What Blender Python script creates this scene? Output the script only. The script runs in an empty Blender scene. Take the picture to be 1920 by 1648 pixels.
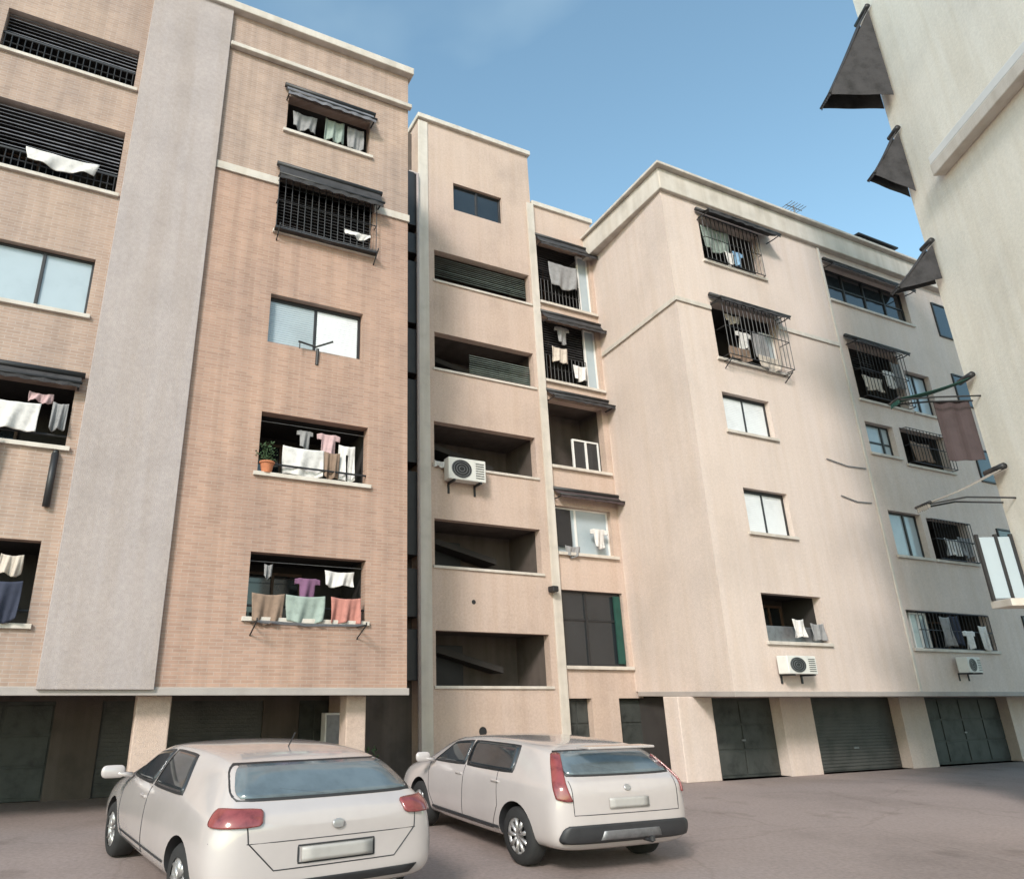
import bpy, bmesh, math, random
from mathutils import Vector, Matrix, noise
from mathutils.bvhtree import BVHTree
R = math.radians
random.seed(7)
sc = bpy.context.scene
col = sc.collection

# ---------------------------------------------------------------- camera
EYE = 2.0
PITCH = math.atan(476/1311)
cam_d = bpy.data.cameras.new('camera'); cam = bpy.data.objects.new('camera', cam_d); col.objects.link(cam)
cam.location = (0, 0, EYE); cam.rotation_euler = (R(90)+PITCH, 0, 0)
cam_d.sensor_width = 36; cam_d.lens = 1311/1920*36; cam_d.shift_x = (960-771)/1920
cam_d.clip_end = 3000; cam_d.clip_start = .05
sc.camera = cam
# ---------------------------------------------------------------- light
SUN_DIR = Vector((-.30, -.82, .52)).normalized()      # towards the sun
SUN_EL = math.asin(SUN_DIR.z); SUN_AZ = math.atan2(SUN_DIR.x, SUN_DIR.y)
w = bpy.data.worlds.new("World"); sc.world = w; w.use_nodes = True
nt = w.node_tree; nt.nodes.clear()
sky = nt.nodes.new('ShaderNodeTexSky'); sky.sky_type = 'NISHITA'; sky.sun_disc = False
sky.sun_elevation = SUN_EL; sky.sun_rotation = SUN_AZ; sky.air_density = 1.0; sky.dust_density = .8; sky.ozone_density = 1.0
bg = nt.nodes.new('ShaderNodeBackground'); bg.inputs[1].default_value = .15
wo = nt.nodes.new('ShaderNodeOutputWorld')
tc = nt.nodes.new('ShaderNodeTexCoord')
mp = nt.nodes.new('ShaderNodeMapping'); mp.inputs['Scale'].default_value = (1.0, 1.0, 2.2); mp.inputs['Location'].default_value = (.35, .1, .2)
nz = nt.nodes.new('ShaderNodeTexNoise'); nz.inputs['Scale'].default_value = 1.7; nz.inputs['Detail'].default_value = 5; nz.inputs['Roughness'].default_value = .42
cr = nt.nodes.new('ShaderNodeValToRGB'); cr.color_ramp.elements[0].position = .50; cr.color_ramp.elements[1].position = .82
cr.color_ramp.elements[0].color = (0, 0, 0, 1); cr.color_ramp.elements[1].color = (.3, .3, .3, 1)
mx = nt.nodes.new('ShaderNodeMixRGB'); mx.inputs[2].default_value = (6.2, 6.4, 6.8, 1)
L = nt.links.new
tint = nt.nodes.new('ShaderNodeMixRGB'); tint.blend_type = 'MULTIPLY'; tint.inputs[0].default_value = 1; tint.inputs[2].default_value = (1.20, 1.34, 1.15, 1)
L(tc.outputs['Generated'], mp.inputs[0]); L(mp.outputs[0], nz.inputs['Vector']); L(nz.outputs['Fac'], cr.inputs[0])
L(cr.outputs[0], mx.inputs[0]); L(sky.outputs[0], mx.inputs[1]); L(mx.outputs[0], tint.inputs[1]); L(tint.outputs[0], bg.inputs[0]); L(bg.outputs[0], wo.inputs[0])
sd = bpy.data.lights.new('sun', 'SUN'); sd.energy = 2.1; sd.angle = R(11); sd.color = (1, .93, .88)
sun = bpy.data.objects.new('sun', sd); col.objects.link(sun); sun.rotation_euler = SUN_DIR.to_track_quat('Z', 'Y').to_euler()
sc.view_settings.view_transform = 'Standard'; sc.view_settings.look = 'None'; sc.view_settings.gamma = 1
sc.view_settings.exposure = 0.72

# ---------------------------------------------------------------- materials
def mat(name, c, rough=.8, var=.12, scale=1.2, bump=0., bscale=60., metal=0., spec=.5, streak=0., grime=None, coat=0., speck=0.):
    m = bpy.data.materials.new(name); m.use_nodes = True
    t = m.node_tree; b = t.nodes['Principled BSDF']
    b.inputs['Roughness'].default_value = rough; b.inputs['Metallic'].default_value = metal
    b.inputs['Specular IOR Level'].default_value = spec
    if coat: b.inputs['Coat Weight'].default_value = coat; b.inputs['Coat Roughness'].default_value = .06
    tc = t.nodes.new('ShaderNodeTexCoord')
    n = t.nodes.new('ShaderNodeTexNoise'); n.inputs['Scale'].default_value = scale; n.inputs['Detail'].default_value = 7; n.inputs['Roughness'].default_value = .62
    t.links.new(tc.outputs['Object'], n.inputs['Vector'])
    r = t.nodes.new('ShaderNodeValToRGB'); e = r.color_ramp.elements
    e[0].position = .28; e[1].position = .74
    g = grime or tuple(x*(1-2.2*var) for x in c)
    e[0].color = (*g, 1); e[1].color = (*[min(1, x*(1+var)) for x in c], 1)
    em = r.color_ramp.elements.new(.5); em.color = (*c, 1)
    t.links.new(n.outputs['Fac'], r.inputs[0]); out = r.outputs[0]
    if streak:
        mp = t.nodes.new('ShaderNodeMapping'); mp.inputs['Scale'].default_value = (2.6, 2.6, .16)
        n2 = t.nodes.new('ShaderNodeTexNoise'); n2.inputs['Scale'].default_value = 1.6; n2.inputs['Detail'].default_value = 5
        r2 = t.nodes.new('ShaderNodeValToRGB'); r2.color_ramp.elements[0].position = .36; r2.color_ramp.elements[1].position = .6
        k = 1-streak; r2.color_ramp.elements[0].color = (k, k*.98, k*.95, 1); r2.color_ramp.elements[1].color = (1, 1, 1, 1)
        m2 = t.nodes.new('ShaderNodeMixRGB'); m2.blend_type = 'MULTIPLY'; m2.inputs[0].default_value = 1
        t.links.new(tc.outputs['Object'], mp.inputs[0]); t.links.new(mp.outputs[0], n2.inputs['Vector']); t.links.new(n2.outputs['Fac'], r2.inputs[0])
        t.links.new(out, m2.inputs[1]); t.links.new(r2.outputs[0], m2.inputs[2]); out = m2.outputs[0]
    if speck:
        n4 = t.nodes.new('ShaderNodeTexNoise'); n4.inputs['Scale'].default_value = 16; n4.inputs['Detail'].default_value = 8; n4.inputs['Roughness'].default_value = .7
        r4 = t.nodes.new('ShaderNodeValToRGB'); r4.color_ramp.elements[0].position = .3; r4.color_ramp.elements[1].position = .7
        k = 1-speck; r4.color_ramp.elements[0].color = (k, k, k, 1); r4.color_ramp.elements[1].color = (1+speck*.5,)*3+(1,)
        m4 = t.nodes.new('ShaderNodeMixRGB'); m4.blend_type = 'MULTIPLY'; m4.inputs[0].default_value = 1
        t.links.new(tc.outputs['Object'], n4.inputs['Vector']); t.links.new(n4.outputs['Fac'], r4.inputs[0]); t.links.new(out, m4.inputs[1]); t.links.new(r4.outputs[0], m4.inputs[2]); out = m4.outputs[0]
    t.links.new(out, b.inputs['Base Color'])
    if bump:
        n3 = t.nodes.new('ShaderNodeTexNoise'); n3.inputs['Scale'].default_value = bscale; n3.inputs['Detail'].default_value = 4
        bp = t.nodes.new('ShaderNodeBump'); bp.inputs['Strength'].default_value = bump; bp.inputs['Distance'].default_value = .02
        t.links.new(tc.outputs['Object'], n3.inputs['Vector']); t.links.new(n3.outputs['Fac'], bp.inputs['Height']); t.links.new(bp.outputs[0], b.inputs['Normal'])
    return m

def brick(name, c1, c2, mortar, top=None, ztop=13.0):
    m = mat(name, c1, .85); t = m.node_tree; b = t.nodes['Principled BSDF']
    for l in list(t.links):
        if l.to_node == b: t.links.remove(l)
    tc = t.nodes.new('ShaderNodeTexCoord'); sx = t.nodes.new('ShaderNodeSeparateXYZ'); cx = t.nodes.new('ShaderNodeCombineXYZ'); ad = t.nodes.new('ShaderNodeMath')
    L = t.links.new
    L(tc.outputs['Object'], sx.inputs[0]); L(sx.outputs[0], ad.inputs[0]); L(sx.outputs[1], ad.inputs[1]); L(ad.outputs[0], cx.inputs[0]); L(sx.outputs[2], cx.inputs[1])
    br = t.nodes.new('ShaderNodeTexBrick'); br.inputs['Scale'].default_value = 1; br.inputs['Brick Width'].default_value = .24; br.inputs['Row Height'].default_value = .062
    br.inputs['Mortar Size'].default_value = .008; br.inputs['Mortar Smooth'].default_value = .3; br.inputs['Bias'].default_value = -.1
    br.inputs['Color1'].default_value = (*c1, 1); br.inputs['Color2'].default_value = (*c2, 1); br.inputs['Mortar'].default_value = (*mortar, 1)
    L(cx.outputs[0], br.inputs['Vector'])
    n = t.nodes.new('ShaderNodeTexNoise'); n.inputs['Scale'].default_value = .55; n.inputs['Detail'].default_value = 8; n.inputs['Roughness'].default_value = .65
    L(tc.outputs['Object'], n.inputs['Vector'])
    r = t.nodes.new('ShaderNodeValToRGB'); r.color_ramp.elements[0].position = .3; r.color_ramp.elements[1].position = .7
    r.color_ramp.elements[0].color = (.80, .80, .83, 1); r.color_ramp.elements[1].color = (1.1, 1.06, 1.02, 1)
    L(n.outputs['Fac'], r.inputs[0])
    mm = t.nodes.new('ShaderNodeMixRGB'); mm.blend_type = 'MULTIPLY'; mm.inputs[0].default_value = 1; L(br.outputs['Color'], mm.inputs[1]); L(r.outputs[0], mm.inputs[2])
    mp = t.nodes.new('ShaderNodeMapping'); mp.inputs['Scale'].default_value = (2.4, 2.4, .14)
    n2 = t.nodes.new('ShaderNodeTexNoise'); n2.inputs['Scale'].default_value = 1.7; n2.inputs['Detail'].default_value = 5
    r2 = t.nodes.new('ShaderNodeValToRGB'); r2.color_ramp.elements[0].position = .36; r2.color_ramp.elements[1].position = .58
    r2.color_ramp.elements[0].color = (.84, .84, .84, 1); r2.color_ramp.elements[1].color = (1, 1, 1, 1)
    L(tc.outputs['Object'], mp.inputs[0]); L(mp.outputs[0], n2.inputs['Vector']); L(n2.outputs['Fac'], r2.inputs[0])
    m3 = t.nodes.new('ShaderNodeMixRGB'); m3.blend_type = 'MULTIPLY'; m3.inputs[0].default_value = 1; L(mm.outputs[0], m3.inputs[1]); L(r2.outputs[0], m3.inputs[2])
    out = m3.outputs[0]
    L(out, b.inputs['Base Color'])
    bp = t.nodes.new('ShaderNodeBump'); bp.inputs['Strength'].default_value = .35; bp.inputs['Distance'].default_value = .01; L(br.outputs['Fac'], bp.inputs['Height']); bp.invert = True
    L(bp.outputs[0], b.inputs['Normal'])
    return m

M = dict(
    garage2=mat('ribbed_door', (.055, .052, .048), .55, .3, 1.8, .2, 25),
    greenmesh=mat('green_grey_mesh', (.13, .16, .14), .8, .2, 4),
    brick=brick('orange_brick', (.43, .28, .215), (.355, .225, .17), (.42, .32, .265)),
    brick_pale=brick('pale_brick', (.42, .305, .245), (.35, .25, .20), (.43, .355, .31)),
    strip=mat('grey_render', (.40, .345, .335), .9, .06, .7, .6, 70, streak=.06, speck=.14),
    plaster=mat('cream_plaster', (.62, .515, .465), .9, .07, .28, .6, 50, streak=.04, speck=.12),
    plaster2=mat('tan_plaster', (.52, .40, .34), .9, .08, .5, .6, 50, streak=.05, speck=.14),
    plaster3=mat('white_plaster', (.80, .755, .68), .9, .06, .5, .6, 45, streak=.06, speck=.1),
    trim=mat('pale_trim', (.56, .51, .46), .85, .08, 1.6, .3, 40, streak=.12),
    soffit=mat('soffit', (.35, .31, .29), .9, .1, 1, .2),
    recess=mat('shaded_recess_plaster', (.10, .08, .07), .9, .15, 1.3, .3, streak=.2),  # plaster toned far down so its colour holds the interior shade
    dark_recess=mat('loggia_shade', (.035, .03, .028), .9, .15, 1.3, .3),  # near-black colour carries the shade and dirt of deep recesses
    glass=mat('window_glass', (.018, .022, .026), .06, .2, .8, spec=.8),
    paleglass=mat('curtain_sky_glass', (.36, .42, .46), .12, .06, 1.2, spec=.8),  # curtain paleness and mirrored sky, both put into the pane colour
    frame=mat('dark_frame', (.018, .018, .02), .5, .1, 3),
    white=mat('white_metal', (.68, .67, .66), .5, .05, 2),
    shutter=mat('white_shutter', (.70, .72, .74), .55, .05, 2),
    wood=mat('brown_frame', (.10, .055, .035), .6, .2, 4),
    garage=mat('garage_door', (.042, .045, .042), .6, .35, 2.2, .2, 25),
    green=mat('green_canvas', (.008, .055, .042), .8, .15, 3),
    brown=mat('brown_canvas', (.05, .034, .036), .85, .15, 3),
    darkcanvas=mat('charcoal_canvas', (.035, .033, .036), .85, .3, 3, .3, 18),
    greycanvas=mat('grey_canvas', (.15, .15, .17), .85, .25, 3, .3, 18),
    beigecanvas=mat('beige_canvas', (.26, .23, .20), .85, .1, 3),
    steel=mat('grey_steel', (.22, .22, .23), .45, .15, 6, metal=.6),
    ac=mat('ac_enamel', (.62, .61, .58), .5, .08, 4),
    pvc=mat('black_pipe', (.02, .02, .022), .5, .15, 3),
    asphalt=mat('asphalt', (.315, .25, .23), .92, .12, .35, .7, 90, speck=.25),
    kerb=mat('concrete_kerb', (.36, .32, .30), .9, .12, 2, .4, 50),
    terracotta=mat('terracotta', (.42, .15, .07), .8, .12, 5),
    leaf=mat('leaf_green', (.05, .09, .035), .7, .3, 9),
    paint=mat('white_car_paint', (.46, .415, .405), .22, .05, .9, coat=1.),
    rubber=mat('tyre_rubber', (.02, .02, .021), .8, .15, 10),
    alloy=mat('alloy', (.5, .49, .49), .35, .05, 8, metal=.7),
    carglass=mat('car_glass', (.03, .036, .042), .04, .2, 1.5, spec=.9),
    rearglass=mat('sky_car_glass', (.12, .15, .17), .08, .2, 1.5, spec=.9),  # paler than the side glass: sky reflection put into the colour
    trimblack=mat('black_plastic', (.025, .025, .028), .55, .1, 8),
    lamp=mat('red_lamp', (.22, .05, .05), .15, .2, 10, coat=.6),
    lampw=mat('clear_lamp', (.5, .48, .47), .12, .1, 10, coat=.6),
    plate=mat('number_plate', (.38, .36, .345), .45, .04, 10),
)
def cracks(m):
    t = m.node_tree; b = t.nodes['Principled BSDF']; src = b.inputs['Base Color'].links[0].from_socket
    tc = t.nodes.new('ShaderNodeTexCoord'); n = t.nodes.new('ShaderNodeTexNoise'); n.inputs['Scale'].default_value = 1.2; n.inputs['Detail'].default_value = 6
    mv = t.nodes.new('ShaderNodeMixRGB'); mv.inputs[0].default_value = .35; v = t.nodes.new('ShaderNodeTexVoronoi'); v.feature = 'DISTANCE_TO_EDGE'; v.inputs['Scale'].default_value = .33
    r = t.nodes.new('ShaderNodeValToRGB'); r.color_ramp.elements[0].position = .0; r.color_ramp.elements[1].position = .006
    r.color_ramp.elements[0].color = (.87, .86, .85, 1); r.color_ramp.elements[1].color = (1, 1, 1, 1)
    mm = t.nodes.new('ShaderNodeMixRGB'); mm.blend_type = 'MULTIPLY'; mm.inputs[0].default_value = 1
    L = t.links.new; L(tc.outputs['Object'], n.inputs['Vector']); L(tc.outputs['Object'], mv.inputs[1]); L(n.outputs['Color'], mv.inputs[2]); L(mv.outputs[0], v.inputs['Vector'])
    L(v.outputs['Distance'], r.inputs[0]); L(src, mm.inputs[1]); L(r.outputs[0], mm.inputs[2])
    n2 = t.nodes.new('ShaderNodeTexNoise'); n2.inputs['Scale'].default_value = .9; n2.inputs['Detail'].default_value = 4; L(tc.outputs['Object'], n2.inputs['Vector'])
    r2 = t.nodes.new('ShaderNodeValToRGB'); r2.color_ramp.elements[0].position = .62; r2.color_ramp.elements[1].position = .70
    r2.color_ramp.elements[0].color = (1, 1, 1, 1); r2.color_ramp.elements[1].color = (.80, .79, .78, 1); L(n2.outputs['Fac'], r2.inputs[0])
    m2 = t.nodes.new('ShaderNodeMixRGB'); m2.blend_type = 'MULTIPLY'; m2.inputs[0].default_value = 1; L(mm.outputs[0], m2.inputs[1]); L(r2.outputs[0], m2.inputs[2]); L(m2.outputs[0], b.inputs['Base Color'])
cracks(M['asphalt'])
CL = {k: mat('cloth_'+k, c, .9, .12, 7) for k, c in dict(
    white=(.60, .575, .56), grey=(.24, .235, .24), pink=(.48, .33, .34), red=(.40, .17, .14), purple=(.17, .08, .15), blue=(.20, .34, .50),
    green=(.26, .31, .28), brown=(.22, .15, .11), navy=(.03, .035, .06), orange=(.45, .17, .08), black=(.02, .02, .022), cream=(.50, .43, .37)).items()}

# ---------------------------------------------------------------- mesh helpers
def tag(o, label=None, cat=None, group=None, kind=None):
    if label: o['label'] = label
    if cat: o['category'] = cat
    if group: o['group'] = group
    if kind: o['kind'] = kind
    return o

class MB:
    def __init__(s): s.v = []; s.f = []
    def quad(s, *p):
        n = len(s.v); s.v += [tuple(q) for q in p]; s.f.append(tuple(range(n, n+len(p)))); return s
    def box(s, x0, x1, y0, y1, z0, z1):
        n = len(s.v)
        s.v += [(x, y, z) for z in (z0, z1) for y in (y0, y1) for x in (x0, x1)]
        for f in ((0, 2, 3, 1), (4, 5, 7, 6), (0, 1, 5, 4), (2, 6, 7, 3), (0, 4, 6, 2), (1, 3, 7, 5)): s.f.append(tuple(n+i for i in f))
        return s
    def prism(s, pts, z0, z1):              # footprint (x, y) extruded in z
        n = len(s.v); k = len(pts)
        s.v += [(x, y, z0) for x, y in pts]+[(x, y, z1) for x, y in pts]
        s.f += [tuple(n+i for i in reversed(range(k))), tuple(n+k+i for i in range(k))]
        for i in range(k): j = (i+1) % k; s.f.append((n+i, n+j, n+k+j, n+k+i))
        return s
    def tube(s, path, r, seg=8, cap=True):
        P = [Vector(p) for p in path]; n = len(s.v)
        for i, p in enumerate(P):
            d = (P[min(i+1, len(P)-1)]-P[max(i-1, 0)]).normalized()
            a = d.orthogonal().normalized() if i == 0 else (a-d*a.dot(d)).normalized()
            b = d.cross(a); rr = r[i] if isinstance(r, (list, tuple)) else r
            s.v += [tuple(p+(a*math.cos(t)+b*math.sin(t))*rr) for t in [2*math.pi*k/seg for k in range(seg)]]
        for i in range(len(P)-1):
            for k in range(seg):
                k2 = (k+1) % seg; s.f.append((n+i*seg+k, n+i*seg+k2, n+(i+1)*seg+k2, n+(i+1)*seg+k))
        if cap: s.f.append(tuple(n+k for k in reversed(range(seg)))); s.f.append(tuple(n+(len(P)-1)*seg+k for k in range(seg)))
        return s
    def lathe(s, prof, c, axis='z', seg=24):  # profile of (radius, height)
        n = len(s.v)
        for r, h in prof:
            for k in range(seg):
                a = 2*math.pi*k/seg; u, v = r*math.cos(a), r*math.sin(a)
                s.v.append({'z': (c[0]+u, c[1]+v, c[2]+h), 'y': (c[0]+u, c[1]+h, c[2]+v), 'x': (c[0]+h, c[1]+u, c[2]+v)}[axis])
        for i in range(len(prof)-1):
            for k in range(seg):
                k2 = (k+1) % seg; s.f.append((n+i*seg+k, n+i*seg+k2, n+(i+1)*seg+k2, n+(i+1)*seg+k))
        return s
    def grid(s, fn, nu, nv):
        n = len(s.v)
        for j in range(nv+1):
            for i in range(nu+1): s.v.append(tuple(fn(i/nu, j/nv)))
        for j in range(nv):
            for i in range(nu): a = n+j*(nu+1)+i; s.f.append((a, a+1, a+nu+2, a+nu+1))
        return s
    def build(s, name, m, parent=None, smooth=False, bevel=0, solid=0, fix=True):
        me = bpy.data.meshes.new(name); me.from_pydata(s.v, [], s.f); me.update()
        if fix:
            bm = bmesh.new(); bm.from_mesh(me); bmesh.ops.remove_doubles(bm, verts=bm.verts, dist=1e-5)
            bmesh.ops.recalc_face_normals(bm, faces=bm.faces); bm.to_mesh(me); bm.free()
        me.materials.append(m)
        if smooth: me.polygons.foreach_set('use_smooth', [True]*len(me.polygons))
        o = bpy.data.objects.new(name, me); col.objects.link(o)
        if parent: o.parent = parent
        if bevel:
            b = o.modifiers.new('bevel', 'BEVEL'); b.width = bevel; b.segments = 2; b.limit_method = 'ANGLE'
        if solid:
            b = o.modifiers.new('solid', 'SOLIDIFY'); b.thickness = solid; b.offset = 0
        return o

def empty(name, loc=(0, 0, 0), rz=0):
    o = bpy.data.objects.new(name, None); col.objects.link(o); o.location = loc; o.rotation_euler = (0, 0, rz); o.empty_display_size = .2
    return o

def copy_tree(o, parent=None):
    c = o.copy(); col.objects.link(c)
    if parent: c.parent = parent
    for ch in [k for k in bpy.data.objects if k.parent == o]: copy_tree(ch, c)
    return c

# facade frames: local x along the facade, local y into the building, z up
AZ = math.atan(3079/1394.7)
U = Vector((math.sin(AZ), math.cos(AZ))); ANG = math.atan2(U.y, U.x)
FRAMES = dict(B=((-.813, 14.0), ANG), C=((.542, 18.155), ANG), E=((8.761, 17.794), ANG), G=((11.05, 12.7), math.atan2(-.994, -.108)))
def at(fr, x, y, z):
    (px, py), a = FRAMES[fr]
    return Vector((px+x*math.cos(a)-y*math.sin(a), py+x*math.sin(a)+y*math.cos(a), z))

def wall(root, name, m, x0, x1, z0, z1, holes, y=0., t=.25, depth=8., sides=(1, 1), back=True):
    b = MB()
    xs = sorted({x0, x1, *[v for h in holes for v in (h[0], h[1])]}); zs = sorted({z0, z1, *[v for h in holes for v in (h[2], h[3])]})
    for i in range(len(xs)-1):
        for j in range(len(zs)-1):
            xc, zc = (xs[i]+xs[i+1])/2, (zs[j]+zs[j+1])/2
            if any(h[0] < xc < h[1] and h[2] < zc < h[3] for h in holes): continue
            b.quad((xs[i], y, zs[j]), (xs[i+1], y, zs[j]), (xs[i+1], y, zs[j+1]), (xs[i], y, zs[j+1]))
    for h in holes:
        a, c, d, e = h[:4]
        b.quad((a, y, d), (a, y, e), (a, y+t, e), (a, y+t, d)); b.quad((c, y, e), (c, y, d), (c, y+t, d), (c, y+t, e))
        b.quad((a, y, e), (c, y, e), (c, y+t, e), (a, y+t, e)); b.quad((c, y, d), (a, y, d), (a, y+t, d), (c, y+t, d))
    if sides[0]: b.quad((x0, y, z0), (x0, y, z1), (x0, depth, z1), (x0, depth, z0))
    if sides[1]: b.quad((x1, y, z0), (x1, depth, z0), (x1, depth, z1), (x1, y, z1))
    if back: b.quad((x0, depth, z0), (x0, depth, z1), (x1, depth, z1), (x1, depth, z0))
    return b.build(name, m, root, fix=False)

def sill(root, x0, x1, z, y=0., m='trim'):
    MB().box(x0-.08, x1+.08, y-.07, y+.22, z-.07, z+.012).build('window_sill', M[m], root, bevel=.008)

def loggia(root, x0, x1, z0, z1, y=0., t=.25, depth=1.5, m='recess', door=(.08, .62), doormat='glass', rail=False):
    a, c, d, e = x0-.03, x1+.03, z0-.03, z1+.03; yb = y+depth
    lg = MB()
    yf = y+t
    lg.quad((a, yb, d), (c, yb, d), (c, yb, e), (a, yb, e))
    lg.quad((a, yf, d), (a, yb, d), (a, yb, e), (a, yf, e)); lg.quad((c, yf, d), (c, yf, e), (c, yb, e), (c, yb, d))
    lg.quad((a, yf, e), (a, yb, e), (c, yb, e), (c, yf, e)); lg.quad((a, yf, d), (c, yf, d), (c, yb, d), (a, yb, d))
    lo = lg.build('loggia', M[m], root, fix=False)
    if door:
        wx0, wx1 = x0+(x1-x0)*door[0], x0+(x1-x0)*door[1]
        f = MB(); w_ = .06; zt = z1-.18
        for p in (wx0, (wx0+wx1)/2-w_/2, wx1-w_): f.box(p, p+w_, yb-.07, yb-.005, z0, zt)
        f.box(wx0, wx1, yb-.075, yb-.004, zt, zt+w_)
        f.build('balcony_door', M['wood'], lo, bevel=.006)
        MB().box(wx0+w_, wx1-w_, yb-.03, yb-.012, z0, zt).build('pane', M[doormat], lo)
    if rail:
        r = MB().tube([(x0, y+.06, z0+.22), (x1, y+.06, z0+.22)], .022)
        r.build('railing', M['frame'], lo)
    return lo

def glazed(root, x0, x1, z0, z1, y=0., inset=.16, fr='frame', pane='glass', mull=(.5,), fw=.055, transom=None):
    yy = y+inset; f = MB()
    f.box(x0, x0+fw, yy, yy+.07, z0, z1).box(x1-fw, x1, yy, yy+.07, z0, z1).box(x0+fw, x1-fw, yy, yy+.07, z1-fw, z1).box(x0+fw, x1-fw, yy, yy+.07, z0, z0+fw)
    for q in mull: xm = x0+(x1-x0)*q; f.box(xm-fw*.6, xm+fw*.6, yy-.012, yy+.066, z0+fw, z1-fw)
    if transom: f.box(x0+fw, x1-fw, yy+.004, yy+.062, z0+transom-.03, z0+transom+.03)
    fo = f.build('window', M[fr], root, bevel=.006)
    MB().box(x0+fw, x1-fw, yy+.03, yy+.05, z0+fw, z1-fw).build('pane', M[pane], fo)
    return fo

def louvre(root, x0, x1, z0, z1, y, m, pitch=.09, th=.05, name='blind'):
    b = MB(); z = z0; rd = random.Random(int(z0*100))
    while z < z1-.01:
        d = rd.uniform(-.012, .012)
        b.quad((x0, y+d, z), (x1, y+d, z-.01), (x1, y+.05, z+th), (x0, y+.05, z+th)); z += pitch
    o = b.build(name, M[m], root, solid=.006, fix=False)
    return o

def grille(root, x0, x1, z0, z1, out=.0, y=0, n=9, name='grille'):
    b = MB(); r = .011
    yo = y-out-.03
    for k in range(n+1): x = x0+(x1-x0)*k/n; b.tube([(x, yo, z0), (x, yo, z1)], r, 5)
    for z in (z0, (z0+z1)/2, z1):
        b.tube([(x0, yo, z), (x1, yo, z)], r*1.3, 5)
        if out:
            for x in (x0, x1): b.tube([(x, yo, z), (x, y, z)], r*1.3, 5)
    return b.build(name, M['frame'], root)

def shuttered(root, x0, x1, z0, z1, y=0., inset=.17, n=2, drop=(0, 0, 0), left='shutter'):
    """window closed by roller shutters: dark frame strips for reveal shade, white slatted panels with real grooves"""
    yy = y+inset; f = MB(); fw = .07
    f.box(x0, x1, yy+.09, yy+.10, z0, z1)
    f.box(x0, x1, yy-.02, yy+.09, z1-.09, z1).box(x1-fw, x1, yy-.02, yy+.088, z0, z1-.09)  # dark strips at lintel and right jamb stand in for reveal shade
    for k in range(1, n): xm = x0+(x1-x0)*k/n; f.box(xm-fw*.5, xm+fw*.5, yy-.01, yy+.086, z0, z1-.09)
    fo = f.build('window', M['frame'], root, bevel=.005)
    for k in range(n):
        a = x0+(x1-x0)*k/n+(fw*.5 if k else .02); c = x0+(x1-x0)*(k+1)/n-(fw if k == n-1 else fw*.5)
        s = MB(); z = z0+drop[k]; h = .052
        while z < z1-.10:
            s.box(a, c, yy, yy+.05, z, min(z+h-.006, z1-.092)); s.box(a, c, yy+.012, yy+.04, z+h-.006, min(z+h, z1-.092)) if z+h < z1-.1 else 0
            z += h
        s.build('shutter', M[left if k == 0 else 'shutter'], fo)
        if drop[k]: MB().box(a, c, yy+.06, yy+.08, z0, z0+drop[k]).build('pane', M['glass'], fo)
    return fo

# ---------------------------------------------------------------- things on the facades
N_CL = 'laundry hung out at the windows'
def cloth(fr, kind, colr, x, y, z, wd, ht, label, name=None, group=N_CL, ph=None, mt=None):
    """a hanging piece of laundry; z is its top edge"""
    ph = random.random()*6 if ph is None else ph
    def keep(u, v):
        if kind == 'shirt': return v < .30 or .2 < u < .8
        if kind == 'trousers': return v < .28 or abs(u-.5) > .07
        return True
    nu, nv = 26, 16; b = MB(); idx = {}
    def P(i, j):
        if (i, j) not in idx:
            u, v = i/nu, j/nv
            sag = .03*math.sin(math.pi*u)
            if kind == 'shirt' and v < .3 and not .2 < u < .8: dz = (abs(u-.5)-.3)*.5*ht
            else: dz = 0
            xx = (u-.5)*wd*(1-.05*v+.03*math.sin(3*v+ph))
            yy = .038*math.sin(u*(8+ph)+ph+v*1.8)*(.25+v)+.02*math.sin(u*(19+2*ph)+ph*2+v*3)*(.2+v)
            hem = .03*math.sin(u*7+ph)*v
            b.v.append((xx, yy, -v*ht-sag-dz+hem)); idx[i, j] = len(b.v)-1
        return idx[i, j]
    for i in range(nu):
        for j in range(nv):
            if keep((i+.5)/nu, (j+.5)/nv): b.f.append((P(i, j), P(i+1, j), P(i+1, j+1), P(i, j+1)))
    o = b.build(name or {'shirt': 'shirt', 'trousers': 'trousers', 'towel': 'towel', 'sheet': 'bed_sheet'}[kind], mt or CL[colr], None, smooth=True, solid=.012, fix=False)
    o.location = at(fr, x, y, z); o.rotation_euler = (0, 0, FRAMES[fr][1])
    cat = {'shirt': 'shirt', 'trousers': 'trousers', 'towel': 'towel', 'sheet': 'sheet'}[kind] if not name else 'curtain'
    tag(o, label, cat, group); return o

def rack(fr, x0, x1, z, label, out=.5):
    r = empty('clothes_rack', at(fr, (x0+x1)/2, 0, z), FRAMES[fr][1]); h = (x1-x0)/2
    tag(r, label, 'clothes rack', 'clothes racks below the windows')
    for sx in (-h, h):
        MB().tube([(sx, .0, -.22), (sx, -.02, -.2), (sx, -out, .0), (sx, -out, .05)], .014, 6).tube([(sx, 0, 0), (sx, -out, 0)], .014, 6).build('bracket', M['frame'], r, smooth=True)
    for k in range(4):
        yy = -out+.03+k*(out-.1)/3
        MB().tube([(-h, yy, .012), (0, yy, -.02), (h, yy, .012)], .006, 5).build('wire', M['steel'], r)
    return r

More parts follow.
